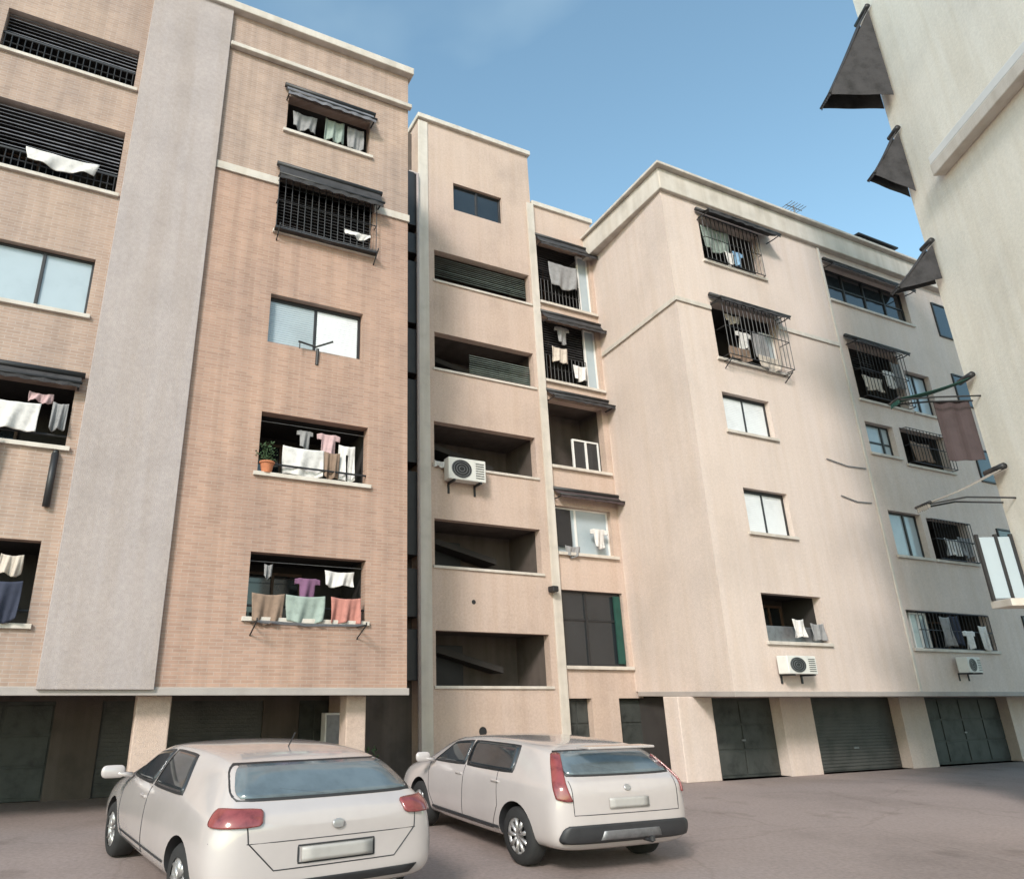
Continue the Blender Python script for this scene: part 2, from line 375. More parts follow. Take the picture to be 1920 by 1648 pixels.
ac_proto = None
def air_con(fr, x, z, label, wd=.85, ht=.55, y=0):
    global ac_proto
    if ac_proto is None:
        r = empty('air_conditioner'); W, H_ = .85, .55
        MB().box(-W/2, W/2, -.38, -.08, 0, H_).build('casing', M['ac'], r, bevel=.02)
        g = MB()
        for rr in (.06, .12, .18, .22): g.lathe([(rr-.006, -.392), (rr+.006, -.392), (rr+.006, -.381), (rr-.006, -.381)], (-.13, 0, H_/2), 'y', 28)
        g.build('fan_grille', M['steel'], r)
        MB().lathe([(.0, -.3835), (.23, -.3835), (.23, -.381), (0, -.381)], (-.13, 0, H_/2), 'y', 28).build('fan_opening', M['frame'], r)
        v = MB()
        for k in range(7): v.box(.19, .38, -.388, -.381, .08+k*.06, .1+k*.06)
        v.build('vent', M['frame'], r)
        for sx in (-.3, .3): MB().box(sx-.02, sx+.02, -.4, .0, -.05, -.002).box(sx-.02, sx+.02, -.03, 0, -.28, -.052).build('bracket', M['frame'], r)
        ac_proto = r; o = r
    else: o = copy_tree(ac_proto)
    o.location = at(fr, x, y, z); o.rotation_euler = (0, 0, FRAMES[fr][1]); o.scale = (wd/.85, 1, ht/.55)
    tag(o, label, 'air conditioner', 'air conditioning units on the walls'); return o

def awning(fr, x0, x1, zt, out, zo, m, label, name='awning', val=.16, y=0, cheek=None):
    r = empty(name, at(fr, (x0+x1)/2, y, zt), FRAMES[fr][1]); h = (x1-x0)/2; dz = zo-zt
    tag(r, label, 'awning', 'awnings on the facades')
    MB().grid(lambda u, v: (-h+2*h*u, -.1-(out-.1)*v, dz*v-.04*math.sin(math.pi*v)+.006*math.sin(u*30)), 12, 8).build('canopy', M[m], r, solid=.012, fix=False)
    MB().tube([(-h-.05, -.09, .04), (h+.05, -.09, .04)], .06, 12).build('roller', M['frame'], r, smooth=True)
    MB().tube([(-h-.03, -out, dz), (h+.03, -out, dz)], .03, 8).build('front_bar', M['frame'], r, smooth=True)
    MB().grid(lambda u, v: (-h+2*h*u, -out-.01+.01*math.sin(u*40), dz-.02-val*v*(.85+.15*math.cos(u*50))), 24, 2).build('valance', M[m], r, solid=.008, fix=False)
    if cheek is not None:
        for sx in (-h+.02, h-.02):
            MB().grid(lambda u, v: (sx+.008*math.sin(v*9), -.06-(out-.06)*v, (dz*v-.03)*(1-u)+u*((cheek-zt)*(1-v)+dz*v-.05)), 6, 8).build('side_panel', M[m], r, solid=.01, fix=False)
    for sx in (() if cheek is not None else (-h+.03, h-.03)):
        MB().tube([(sx, 0, dz*.75-.1), (sx, -out*.55, dz*.62-.14), (sx, -out, dz-.03)], .018, 6).build('arm', M['frame'], r)
    return r

def pot(loc, s, label, rz=0, flowers=False):
    r = empty('potted_plant', loc, rz); tag(r, label, 'potted plant'); r.scale = (s, s, s)
    MB().lathe([(.0, 0), (.10, 0), (.14, .2), (.16, .2), (.16, .24), (.135, .24), (.13, .2), (0, .19)], (0, 0, 0), 'z', 20).build('pot', M['terracotta'], r, smooth=False)
    rd = random.Random(int(s*1000)+len(label)); b = MB(); fb = MB()
    for k in range(150):
        a = rd.random()*6.28; e = rd.random()*1.3; rr = .05+rd.random()*.2
        c = Vector((math.cos(a)*math.cos(e)*rr, math.sin(a)*math.cos(e)*rr, .26+math.sin(e)*rr*1.8)); d = Vector((rd.uniform(-1, 1), rd.uniform(-1, 1), rd.uniform(-.3, 1))).normalized()*.06
        q = d.orthogonal().normalized()*.022
        (fb if flowers and k % 6 == 0 else b).quad(c, c+d*.5+q, c+d, c+d*.5-q)
    b.build('foliage', M['leaf'], r, fix=False)
    if flowers: fb.build('flower', CL['red'], r, fix=False)
    return r

# ================================================================= GROUND
def structure(o): o['kind'] = 'structure'; return o
structure(MB().quad((-400, -400, 0), (400, -400, 0), (400, 400, 0), (-400, 400, 0)).build('ground', M['asphalt']))

# ================================================================= LEFT BLOCK (brick, grey pilaster, loggias)
def root_of(name, fr):
    (px, py), a = FRAMES[fr]; return empty(name, (px, py, 0), a)
B = root_of('brick_apartment_block', 'B')
tag(B, 'orange brick apartment block with a broad grey rendered strip, at the left', 'apartment building')
HB = [(-2.4, -.1, 3.3, 4.5), (-2.4, -.12, 6.05, 7.33), (-2.4, -.3, 8.9, 10.05), (-2.4, -.12, 11.65, 13.2), (-2.35, -.25, 14.5, 15.55)]
HA = [(-8.3, -5.9, 3.05, 4.42), (-8.3, -5.8, 6.1, 7.3), (-8.3, -5.85, 8.75, 10.0), (-8.3, -5.72, 11.6, 13.2), (-8.3, -5.72, 14.4, 15.5)]
wall(B, 'brick_wall', M['brick'], -3.9, .8, 2.1, 12.86, [h for h in HB if h[3] < 12.9] + [(-2.4, -.12, 11.65, 12.86)], depth=9, sides=(0, 1), back=False)
wall(B, 'upper_brick_wall', M['brick_pale'], -3.9, .8, 12.86, 17.5, [(-2.4, -.12, 12.86, 13.2), HB[4]], depth=9, sides=(0, 1), back=False)
wall(B, 'side_brick_wall', M['brick_pale'], -22, -5.55, 2.1, 17.5, HA+[(a-9, c-9, d, e) for a, c, d, e in HA], depth=9, sides=(1, 0), y=.12, back=False)
MB().box(-5.6, -3.84, -.10, .24, 2.06, 17.52).build('grey_pilaster', M['strip'], B, bevel=.01)
MB().box(-22, .8, 9, 9.2, 0, 17.5).build('rear_wall', M['brick'], B)
MB().box(-22.1, .9, -.18, 9.3, 17.5, 17.72).build('roof', M['trim'], B, bevel=.02)
MB().box(-3.82, .86, -.14, .0-.001, 16.38, 16.50).build('cornice', M['trim'], B, bevel=.02)
MB().box(-3.83, -2.42, -.05, -.001, 12.86, 13.06).build('string_course', M['trim'], B, bevel=.01); MB().box(-.1, .83, -.05, -.001, 12.86, 13.06).build('string_course', M['trim'], B, bevel=.01)
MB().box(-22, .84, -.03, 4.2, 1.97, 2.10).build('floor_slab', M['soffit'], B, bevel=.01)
for i, h in enumerate(HB):
    if i == 2: continue
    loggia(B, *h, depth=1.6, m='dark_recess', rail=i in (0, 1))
    sill(B, h[0], h[1], h[2])
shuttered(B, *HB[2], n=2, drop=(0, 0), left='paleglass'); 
for off in (0, -9):
    for i, h in enumerate(HA):
        hh = (h[0]+off, h[1]+off, h[2], h[3])
        if i == 2: glazed(B, *hh, y=.12, inset=.12, pane='paleglass', mull=(.64,), fw=.05)
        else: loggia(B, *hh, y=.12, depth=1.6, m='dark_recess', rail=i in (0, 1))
        sill(B, hh[0], hh[1], hh[2], .12)
# ground floor: pillars in front, dark garage doors at the back of the arcade
for a, c, dp in ((-4.05, -3.48, .4), (-.28, .12, .4), (-9.2, -8.7, .4), (-14, -13.4, .4)):
    MB().box(a, c, dp, dp+.4, 0, 1.972).build('pillar', M['plaster2'], B, bevel=.02)
HG = [(-5.3-1.9, -5.35, 0, 1.85), (-4.45, -1.02, 0, 1.85), (-.18, .56, 0, 1.85), (-11, -8.4, 0, 1.85)]
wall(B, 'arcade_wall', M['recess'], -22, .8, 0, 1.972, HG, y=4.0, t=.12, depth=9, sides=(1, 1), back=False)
def garage(root, x0, x1, y, z1=1.85, ribs=False, m='garage'):
    if ribs:
        g = MB().box(x0, x1, y+.07, y+.10, 0, z1); z = .04
        while z < z1-.06: g.prism([(x0+.03, y+.07), (x1-.03, y+.07), (x1-.03, y+.045), (x0+.03, y+.045)], z, z+.06); z += .085
        o = g.build('garage_door', M['garage2'], root); MB().box((x0+x1)/2-.1, (x0+x1)/2+.1, y+.02, y+.044, .55, .60).build('handle', M['steel'], o); return o
    g = MB(); n = max(2, int((x1-x0)/.9)); 
    g.box(x0, x1, y+.07, y+.10, 0, z1)
    for k in range(n):
        a = x0+(x1-x0)*k/n+.03; c = x0+(x1-x0)*(k+1)/n-.03
        for r in range(3): z = .05+r*(z1-.1)/3; g.box(a, c, y+.045, y+.072, z+.02, z+(z1-.1)/3-.03)
    o = g.build('garage_door', M[m], root, bevel=.006)
    MB().box((x0+x1)/2-.06, (x0+x1)/2+.06, y+.01, y+.044, .85, .89).build('handle', M['steel'], o)
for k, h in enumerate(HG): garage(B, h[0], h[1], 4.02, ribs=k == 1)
wall(B, 'end_wall', M['plaster2'], .55, .8, 0, 1.972, [], y=3.0, depth=4.0, sides=(1, 1), back=False)
# things at the loggias of the brick block
rack('B', -2.3, -.25, 3.2, 'clothes rack on black brackets under the lowest window of the brick block')
for k, (kd, c, x, wd, ht, lb) in enumerate([
    ('towel', 'brown', -2.03, .60, .52, 'brown towel over the left of the sill of the lowest brick wall window'),
    ('towel', 'green', -1.32, .74, .50, 'pale green blanket over the sill of the lowest brick wall window'),
    ('towel', 'red', -.52, .62, .46, 'orange red towel at the right end of the lowest brick wall window')]):
    cloth('B', kd, c, x, -.075, 3.74, wd, ht, lb)
cloth('B', 'shirt', 'purple', -1.22, .20, 4.12, .5, .42, 'purple shirt hung inside the lowest window of the brick wall')
cloth('B', 'towel', 'white', -.58, .18, 4.28, .62, .28, 'white cloth hung high inside the lowest window of the brick wall')
cloth('B', 'towel', 'grey', -2.0, .22, 4.33, .16, .25, 'small grey sock cloth in the dark left part of the lowest brick wall window')
MB_l = MB().tube([(-2.4, .2, 7.2), (-.12, .2, 7.2)], .008).tube([(-2.4, .2, 4.36), (-.1, .2, 4.36)], .008).build('clothes_line', M['steel'], B)
cloth('B', 'sheet', 'white', -1.46, .12, 6.72, .86, .60, 'white sheet hung low in the second window up of the brick wall')
cloth('B', 'shirt', 'pink', -.92, .20, 7.14, .52, .46, 'pale pink shirt hung at the top of the second window up of the brick wall')
cloth('B', 'trousers', 'white', -.52, .16, 6.92, .36, .78, 'white trousers at the right side of the second window up of the brick wall')
cloth('B', 'towel', 'brown', -.86, .10, 6.70, .34, .55, 'patterned brown cloth between white sheet and white trousers')
cloth('B', 'shirt', 'grey', -1.42, .24, 7.16, .34, .38, 'grey shirt above the white sheet in the second brick wall window')
pot(at('B', -2.22, -.0, 6.05), .95, 'terracotta pot with a small plant on the left end of the second window sill', flowers=False)
# charcoal canvas drop over loggia 4
awning('B', -2.46, .02, 13.36, .34, 12.95, 'darkcanvas', 'short charcoal awning over the caged window of the brick block', val=.12)
louvre(B, -2.38, -.14, 11.95, 13.16, .10, 'darkcanvas', .085, .05); grille(B, -2.44, -.08, 11.66, 13.1, out=.12, n=15, name='window_cage')
MB().box(-2.46, -.06, -.20, -.02, 11.60, 11.66).build('cage_shelf', M['frame'], B)
cloth('B', 'towel', 'white', -.55, -.19, 12.05, .62, .14, 'narrow white cloth hanging on the dark cage of the brick block')
rack('B', -2.38, -.08, 11.62, 'dark clothes rack below the caged window of the brick block', out=.3)
# broken clothes arm by the closed shutter
ra = empty('laundry_arm', at('B', -1.32, 0, 8.82), ANG); tag(ra, 'short black folding laundry arm in front of the white shutters of the brick block', 'laundry arm')
MB().tube([(0, .0, -.25), (0, -.03, .12)], .035, 8).build('post', M['frame'], ra)
MB().tube([(-.45, -.12, .16), (-.05, -.06, .14), (.28, -.22, .26)], .022, 6).tube([(-.42, -.12, .16), (-.42, -.12, 0)], .012, 6).build('arm', M['frame'], ra)
# top window: dark blinds and bits of washing
for k, (c, x, z, wd, ht) in enumerate([('grey', -1.9, 15.2, .6, .45), ('green', -1.15, 15.3, .5, .6), ('grey', -.6, 15.28, .42, .66)]):
    cloth('B', 'towel', c, x, .06, z, wd, ht, ['grey towel at the left of the top window of the brick block', 'pale green towel in the middle of the top window of the brick block', 'long grey towel at the right of the top window of the brick block'][k])
awning('B', -2.42, -.2, 15.72, .30, 15.42, 'greycanvas', 'grey folded awning above the top window of the brick block', val=.1)
# far left column
for h in (HA[3], HA[4]):
    louvre(B, h[0]+.02, h[1]-.02, h[2]+.5, h[3]-.02, .22, 'greycanvas'); MB().box(h[0], h[1], .16, .19, h[2]+.46, h[2]+.5).build('railing', M['frame'], B)
    grille(B, h[0]+.05, h[1]-.05, h[2]+.04, h[2]+.46, y=.2, n=20, name='balustrade')
cloth('B', 'towel', 'white', -6.75, .05, 12.14, 1.3, .3, 'white cloth under the grey blind of the fourth window up at the far left')
cloth('B', 'sheet', 'white', -6.75, .02, 6.82, .95, .52, 'white sheet hung in the second window up at the far left')
cloth('B', 'towel', 'pink', -6.32, .10, 7.06, .4, .16, 'pink cloth above the white sheet at the far left')
cloth('B', 'towel', 'grey', -5.98, .04, 6.9, .26, .5, 'pale grey towel at the right of the second window up at the far left')
cloth('B', 'towel', 'red', -6.98, -.06, 6.16, .3, .95, 'long faded red towel hanging below the second window up at the far left')
awning('B', -8.1, -5.72, 7.44, .22, 7.28, 'darkcanvas', 'dark rolled awning above the second window up at the far left', val=.08, y=.12)
cloth('B', 'towel', 'cream', -6.28, .08, 4.16, .34, .32, 'cream cloth hung in the lowest window at the far left')
cloth('B', 'sheet', 'navy', -6.3, -.04, 3.72, .5, .62, 'navy blanket hung over the lowest sill at the far left')
MB().tube([(-5.93, .06, 5.0), (-5.93, .06, 5.95)], .06, 10).tube([(-5.93, .06, 5.95), (-5.93, .14, 6.02)], .05, 8).build('drain_pipe', M['pvc'], B, smooth=True)

# ================================================================= STAIR TOWER AND INNER WING
C = root_of('stair_tower_block', 'C')
tag(C, 'tan stair tower block with five open landings, set back between brick and cream blocks', 'apartment building')
HC = [(.08, 3.5, 2.17, 3.5), (.08, 3.42, 5.12, 6.38), (.1, 3.45, 7.9, 9.16), (.15, 3.58, 10.8, 11.98), (.18, 3.62, 13.75, 14.83), (.9, 2.72, 16.55, 17.6)]
HD = [(4.02, 6.2, 2.7, 4.75), (4.02, 6.05, 5.8, 7.18), (4.02, 6.12, 8.4, 10.55), (4.02, 6.2, 11.2, 13.45), (4.02, 6.2, 14.0, 16.38)]
wall(C, 'stair_wall', M['plaster2'], -.33, 3.88, 0, 19.75, HC, depth=8, sides=(1, 1))
wall(C, 'wing_wall', M['plaster2'], 3.88, 6.42, 1.95, 17.75, HD, y=.06, depth=8, sides=(0, 1))
wall(C, 'wing_ground_wall', M['plaster2'], 3.88, 9.5, 0, 1.95, [(3.98, 4.80, 0, 1.88), (5.72, 8.2, 0, 1.88)], y=.06, depth=3, sides=(0, 0), back=False)
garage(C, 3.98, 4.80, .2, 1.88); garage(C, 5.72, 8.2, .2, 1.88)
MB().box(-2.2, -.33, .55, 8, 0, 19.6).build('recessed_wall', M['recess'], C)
MB().box(-.40, 3.94, -.12, 8.1, 19.75, 19.93).build('roof', M['trim'], C, bevel=.02)
MB().box(3.94, 6.5, -.02, 8.1, 17.75, 17.93).build('wing_roof', M['trim'], C, bevel=.02)
MB().box(3.70, 3.97, -.05, .055, 0, 17.74).build('corner_pilaster', M['trim'], C, bevel=.01)
MB().box(-.36, -.02, -.035, -.002, 0, 19.7).build('edge_pilaster', M['trim'], C, bevel=.01)
for h in HC[:5]:
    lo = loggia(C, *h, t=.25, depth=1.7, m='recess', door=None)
    x0, x1, z0, z1 = h
    # stair flight rising across the landing, and the shaft door
    f = MB(); a = (x0+.1, z1-.38); bb = (x1-.9, z0+.35)
    f.quad((a[0], .95, a[1]), (bb[0], .95, bb[1]), (bb[0], 1.66, bb[1]), (a[0], 1.66, a[1])).quad((a[0], .95, a[1]+.16), (a[0], 1.66, a[1]+.16), (bb[0], 1.66, bb[1]+.16), (bb[0], .95, bb[1]+.16))
    f.quad((a[0], .95, a[1]), (a[0], .95, a[1]+.16), (bb[0], .95, bb[1]+.16), (bb[0], .95, bb[1]))
    f.build('stair_flight', M['dark_recess'], lo, fix=False)
    MB().box(x0+.1, x0+1.6, 1.55, 1.69, z0, z1-.25).build('landing_door', M['frame'], lo, bevel=.01)
    MB().box(x0-.06, x1+.05, -.05, .2, z0-.06, z0+.012).build('window_sill', M['trim'], C, bevel=.008)
glazed(C, *HC[5], inset=.10, fr='frame', mull=(.5,)); 
# wing windows
g = glazed(C, *HD[0], y=.06, inset=.12, mull=(.42,), transom=1.25)
MB().box(5.92, 6.14, .10, .17, 2.78, 4.66).build('green_shutter', M['green'], C, bevel=.01)
g = glazed(C, *HD[1], y=.06, inset=.14, pane='paleglass', fr='white', mull=(.4,)); MB().box(4.08, 4.62, .12, .17, 6.0, 7.1).build('open_casement', M['frame'], C, bevel=.01)
loggia(C, *HD[2], y=.06, depth=1.2, m='recess', door=(.02, .4)); glazed(C, 5.1, 6.12, 8.4, 9.5, y=.06, inset=.3, mull=(.5,), fr='white')
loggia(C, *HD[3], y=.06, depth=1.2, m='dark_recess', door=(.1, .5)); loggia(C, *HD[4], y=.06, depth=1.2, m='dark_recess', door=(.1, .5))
glazed(C, 5.75, 6.2, 11.25, 13.4, y=.06, inset=.1, mull=(), fr='white', pane='paleglass'); glazed(C, 5.75, 6.2, 14.05, 16.3, y=.06, inset=.1, mull=(), fr='white', pane='paleglass')
for h in HD: MB().box(h[0]-.02, h[1]+.12, -.04, .2, h[2]-.08, h[2]+.012).build('window_sill', M['trim'], C, bevel=.008)
MB().lathe([(0, -.004), (.11, -.004), (.11, .0), (.08, .0)], (1.35, -.003, 1.12), 'y', 20).build('vent_hole', M['frame'], C)
MB().lathe([(0, -.004), (.06, -.004), (.06, .0)], (1.2, -.003, 4.25), 'y', 16).build('vent_hole', M['frame'], C)
# expansion joint with black pipe in segments
for z0, z1 in ((2.3, 3.5), (3.8, 5.0), (5.35, 7.6), (7.85, 10.3), (10.5, 11.9), (12.1, 14.2), (14.5, 15.2), (15.5, 17.5)):
    MB().box(-.98, -.38, -.02, .5, z0, z1).build('joint_cover', M['pvc'], C, bevel=.01)
MB().tube([(-.42, -.1, 0), (-.42, -.1, 17.4), (-.55, .2, 17.7)], .045, 10).build('downpipe', M['strip'], C, smooth=True)
air_con('C', .92, 7.42, 'white air conditioner under the middle open landing of the stair tower', wd=1.15, ht=.62)
cloth('C', 'towel', 'white', .22, -.09, 7.98, .34, .16, 'small white cloth over the landing parapet, left of the air conditioner')
lampb = empty('wall_lamp', at('C', 3.62, -.02, 4.72), ANG); tag(lampb, 'small black lamp on the stair tower corner beside the green shuttered window', 'wall lamp')
MB().box(-.1, .1, -.28, -.03, -.1, .06).build('lamp_shade', M['frame'], lampb, bevel=.03); MB().tube([(0, -.03, 0), (0, .02, 0)], .03).build('bracket', M['frame'], lampb)
awning('C', 4.0, 6.3, 10.78, .45, 10.52, 'darkcanvas', 'dark rolled awning over the middle window of the inner wing', val=.1, y=.06)
awning('C', 4.0, 6.45, 7.62, .40, 7.42, 'brown', 'brown rolled awning over the second window up of the inner wing', val=.08, y=.06)
for kd, c, x, z, wd, ht, lb in [
    ('towel', 'grey', 4.5, 6.0, .5, .3, 'grey towel over the left sill of the second inner wing window'),
    ('shirt', 'white', 5.5, 6.6, .6, .55, 'white shirt hung in the second inner wing window'),
    ('shirt', 'grey', 4.75, 13.2, .55, .6, 'grey shirt at the left of the fourth inner wing window'),
    ('towel', 'white', 5.35, 11.9, .5, .5, 'white towel low in the fourth inner wing window'),
    ('towel', 'cream', 4.6, 12.4, .6, .5, 'cream towel hung in the middle of the fourth inner wing window'),
    ('sheet', 'grey', 5.0, 15.6, 1.1, .9, 'grey sheet hung in the top inner wing window')]:
    cloth('C', kd, c, x, -.02, z, wd, ht, lb)

for h in (HD[3], HD[4]):
    louvre(C, h[0]+.04, 5.7, h[2]+1.0, h[3]-.03, .2, 'darkcanvas'); grille(C, h[0]+.02, 5.72, h[2]+.03, h[2]+.95, y=.16, n=12, name='balustrade')
louvre(C, HC[4][0]+.03, HC[4][1]-.05, HC[4][2]+.3, HC[4][3]-.1, .16, 'greenmesh', .07, .045); louvre(C, 1.4, HC[3][1]-.05, HC[3][2]+.1, HC[3][3]-.4, .16, 'greenmesh', .07, .045)
awning('C', 4.0, 6.42, 13.55, .4, 13.2, 'darkcanvas', 'dark rolled awning over the fourth window up of the inner wing', val=.1, y=.06)
awning('C', 4.0, 6.42, 16.48, .36, 16.1, 'darkcanvas', 'dark rolled awning over the top window of the inner wing', val=.1, y=.06)

# ================================================================= CREAM BLOCK
E = root_of('cream_apartment_block', 'E')
tag(E, 'cream plastered apartment block with white shutters and three dark garages beneath', 'apartment building')
HE = [(0, 2.2, 3.2, 4.38), (.0, 1.66, 5.92, 7.12), (-.2, 1.63, 8.7, 9.85), (-.08, 2.62, 10.9, 12.72), (0, 2.5, 14.15, 15.7)]
HF = [(5.78, 9.7, 3.18, 4.24), (6.05, 7.6, 5.8, 7.16), (7.85, 9.9, 5.8, 7.1), (5.95, 7.3, 8.95, 10.0), (7.65, 10.0, 8.8, 10.05), (6.0, 8.5, 10.75, 12.75), (8.75, 10.1, 10.75, 12.3), (5.7, 10.0, 14.28, 15.62)]
wall(E, 'cream_wall', M['plaster'], -1.4, 5.42, 2.05, 16.2, HE, depth=9, sides=(0, 0), back=False)
wall(E, 'set_back_wall', M['plaster'], 5.44, 18, 2.05, 16.2, HF, y=.08, depth=9, sides=(1, 1), back=False)
MB().box(5.42, 5.52, -.03, .3, 2.05, 16.18).build('corner_strip', M['trim'], E, bevel=.01)
MB().quad((-.985, 3.72, 2.05), (-1.4, 0, 2.05), (-1.4, 0, 16.2), (-.985, 3.72, 16.2)).quad((-.985, 3.72, 2.05), (-.985, 3.72, 16.2), (-.985, 9, 16.2), (-.985, 9, 2.05)).build('side_wall', M['plaster'], E, fix=False)
MB().box(-1, 18, 9, 9.2, 0, 16.2).build('rear_wall', M['plaster'], E)
MB().prism([(-1.50, -.12), (18.2, -.12), (18.2, 9.3), (-1.3, 9.3), (-1.3, 3.72)], 16.2, 16.95).build('cornice', M['trim'], E, bevel=.03)
MB().prism([(-1.66, -.28), (18.3, -.28), (18.3, 9.4), (-1.4, 9.4), (-1.4, 3.7)], 16.952, 17.05).build('roof', M['trim'], E, bevel=.02)
MB().prism([(-1.46, -.05), (-.1, -.05), (-.1, -.002), (-1.405, -.002), (-.99, 3.7), (-1.05, 3.7)], 12.42, 12.56).build('string_course', M['trim'], E, bevel=.01); MB().box(2.64, 5.41, -.05, -.002, 12.42, 12.56).build('string_course', M['trim'], E, bevel=.01)
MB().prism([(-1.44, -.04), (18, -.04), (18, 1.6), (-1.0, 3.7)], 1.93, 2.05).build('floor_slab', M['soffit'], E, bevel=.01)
wall(E, 'garage_wall', M['plaster'], -.63, 18, 0, 1.93, [(-.63, 1.8, 0, 1.90), (3.0, 6.75, 0, 1.90), (7.95, 12.2, 0, 1.90)], y=1.45, t=.35, depth=9, sides=(0, 1), back=False)
MB().box(-1.75, -.63, 1.45, 1.95, 0, 1.93).build('pillar', M['plaster'], E, bevel=.02)
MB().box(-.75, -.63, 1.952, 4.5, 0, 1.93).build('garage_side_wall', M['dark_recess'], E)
garage(E, -.63, 1.8, 1.70, 1.90); garage(E, 3.0, 6.75, 1.70, 1.90, ribs=True); garage(E, 7.95, 12.2, 1.70, 1.90)
loggia(E, *HE[0], depth=1.2, m='dark_recess', door=(.5, .95)); sill(E, HE[0][0], HE[0][1], HE[0][2])
MB().box(.02, 2.18, .14, .2, 3.22, 3.6).build('balustrade', M['steel'], E, bevel=.01)
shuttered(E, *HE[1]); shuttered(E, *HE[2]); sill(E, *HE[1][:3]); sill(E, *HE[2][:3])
loggia(E, *HE[3], depth=1.3, m='dark_recess', door=(.1, .5)); sill(E, *HE[3][:3]); glazed(E, 2.05, 2.62, 10.9, 12.3, inset=.2, mull=(), fr='white', pane='paleglass')
loggia(E, *HE[4], depth=1.3, m='dark_recess', door=(.1, .6)); sill(E, *HE[4][:3])
# F openings
loggia(E, *HF[0], y=.08, depth=1.2, m='dark_recess', door=(.6, .95)); glazed(E, 6.2, 7.0, 3.18, 4.2, y=.08, inset=.2, mull=(.5,), fr='white', pane='paleglass'); glazed(E, *HF[1], y=.08, mull=(.6,), pane='paleglass'); loggia(E, *HF[2], y=.08, depth=1.2, m='dark_recess')
glazed(E, *HF[3], y=.08, mull=(.7,), pane='paleglass', transom=.45); loggia(E, *HF[4], y=.08, depth=1.2, m='dark_recess', door=(.2, .8))
loggia(E, *HF[5], y=.08, depth=1.2, m='dark_recess', door=(.05, .4)); glazed(E, *HF[6], y=.08, pane='paleglass'); glazed(E, *HF[7], y=.08, mull=(.25, .5, .75), transom=.7)
for h in HF: sill(E, h[0], h[1], h[2], .08)
for q in ((7.4, 12.6, 3.1, 4.3), (11.5, 14, 3.1, 4.3), (11.5, 14, 5.9, 7.1), (11.5, 14, 8.7, 9.9), (11.5, 14, 11.5, 12.7), (11.5, 14, 14.2, 15.6))[1:]:
    glazed(E, *q, y=.06, inset=-.03)
air_con('E', .56, 2.44, 'grey air conditioner below the lowest window of the cream wall', wd=1.0, ht=.42)
air_con('E', 7.7, 2.55, 'white air conditioner below the crowded lowest window at the right end', wd=.62, ht=.42, y=.08)
grille(E, .02, 2.6, 10.92, 12.7, out=.28, n=16, name='window_cage'); grille(E, .02, 2.4, 14.17, 15.68, out=.1, n=14, name='window_cage')
grille(E, 7.9, 9.85, 5.82, 7.05, out=.1, y=.08, n=13, name='window_cage'); grille(E, 6.05, 8.45, 10.8, 12.7, out=.2, y=.08, n=14, name='window_cage'); grille(E, 7.7, 9.95, 8.85, 10.0, out=.15, y=.08, n=13, name='window_cage'); grille(E, 6.2, 9.6, 3.2, 4.2, out=.03, y=.08, n=20)
louvre(E, .05, 1.5, 14.75, 15.65, .2, 'greenmesh'); louvre(E, 6.05, 7.4, 12.0, 12.7, .25, 'darkcanvas')
awning('E', -.1, 2.7, 12.86, .42, 12.66, 'darkcanvas', 'dark awning over the caged fourth window up of the cream wall', val=.1)
awning('E', -.08, 2.95, 15.86, .5, 15.62, 'darkcanvas', 'dark awning over the topmost window of the cream wall', val=.1)
awning('E', 5.9, 8.55, 12.9, .4, 12.7, 'darkcanvas', 'dark awning over the caged window next to the corner strip, fourth floor', val=.1, y=.08)
awning('E', 5.7, 10.05, 15.76, .35, 15.55, 'darkcanvas', 'long dark awning over the wide top window near the white building', val=.1, y=.08)
rack('E', .1, 2.5, 10.82, 'dark clothes rack below the wide fourth window of the cream wall', out=.3)
for kd, c, x, y, z, wd, ht, lb in [
    ('towel', 'white', 1.15, -.02, 3.78, .42, .42, 'small white towel over the sill of the lowest cream wall window'),
    ('towel', 'grey', 1.85, .0, 3.7, .5, .4, 'grey towel over the sill of the lowest cream wall window'),
    ('towel', 'cream', .8, .05, 12.5, .6, .25, 'cream cloth at the top of the wide cream wall window'),
    ('shirt', 'white', 1.1, .02, 12.0, .66, .55, 'white shirt in the middle of the wide cream wall window'),
    ('towel', 'grey', 1.75, .0, 12.1, .5, .85, 'grey towel beside the white shirt in the cream wall window'),
    ('towel', 'brown', .7, -.09, 11.35, .8, .4, 'brown blanket over the left sill of the wide cream wall window'),
    ('towel', 'cream', 1.9, -.09, 11.3, .9, .42, 'cream blanket over the right sill of the wide cream wall window'),
    ('shirt', 'blue', 1.45, -.02, 14.85, .45, .5, 'bright blue shirt in the top window of the cream wall'),
    ('towel', 'white', 1.05, -.05, 14.7, .32, .45, 'white towel beside the blue shirt in the top cream wall window'),
    ('sheet', 'green', .7, .06, 15.5, 1.1, .8, 'dull green sheet at the left of the top cream wall window')]:
    cloth('E', kd, c, x, y, z, wd, ht, lb)
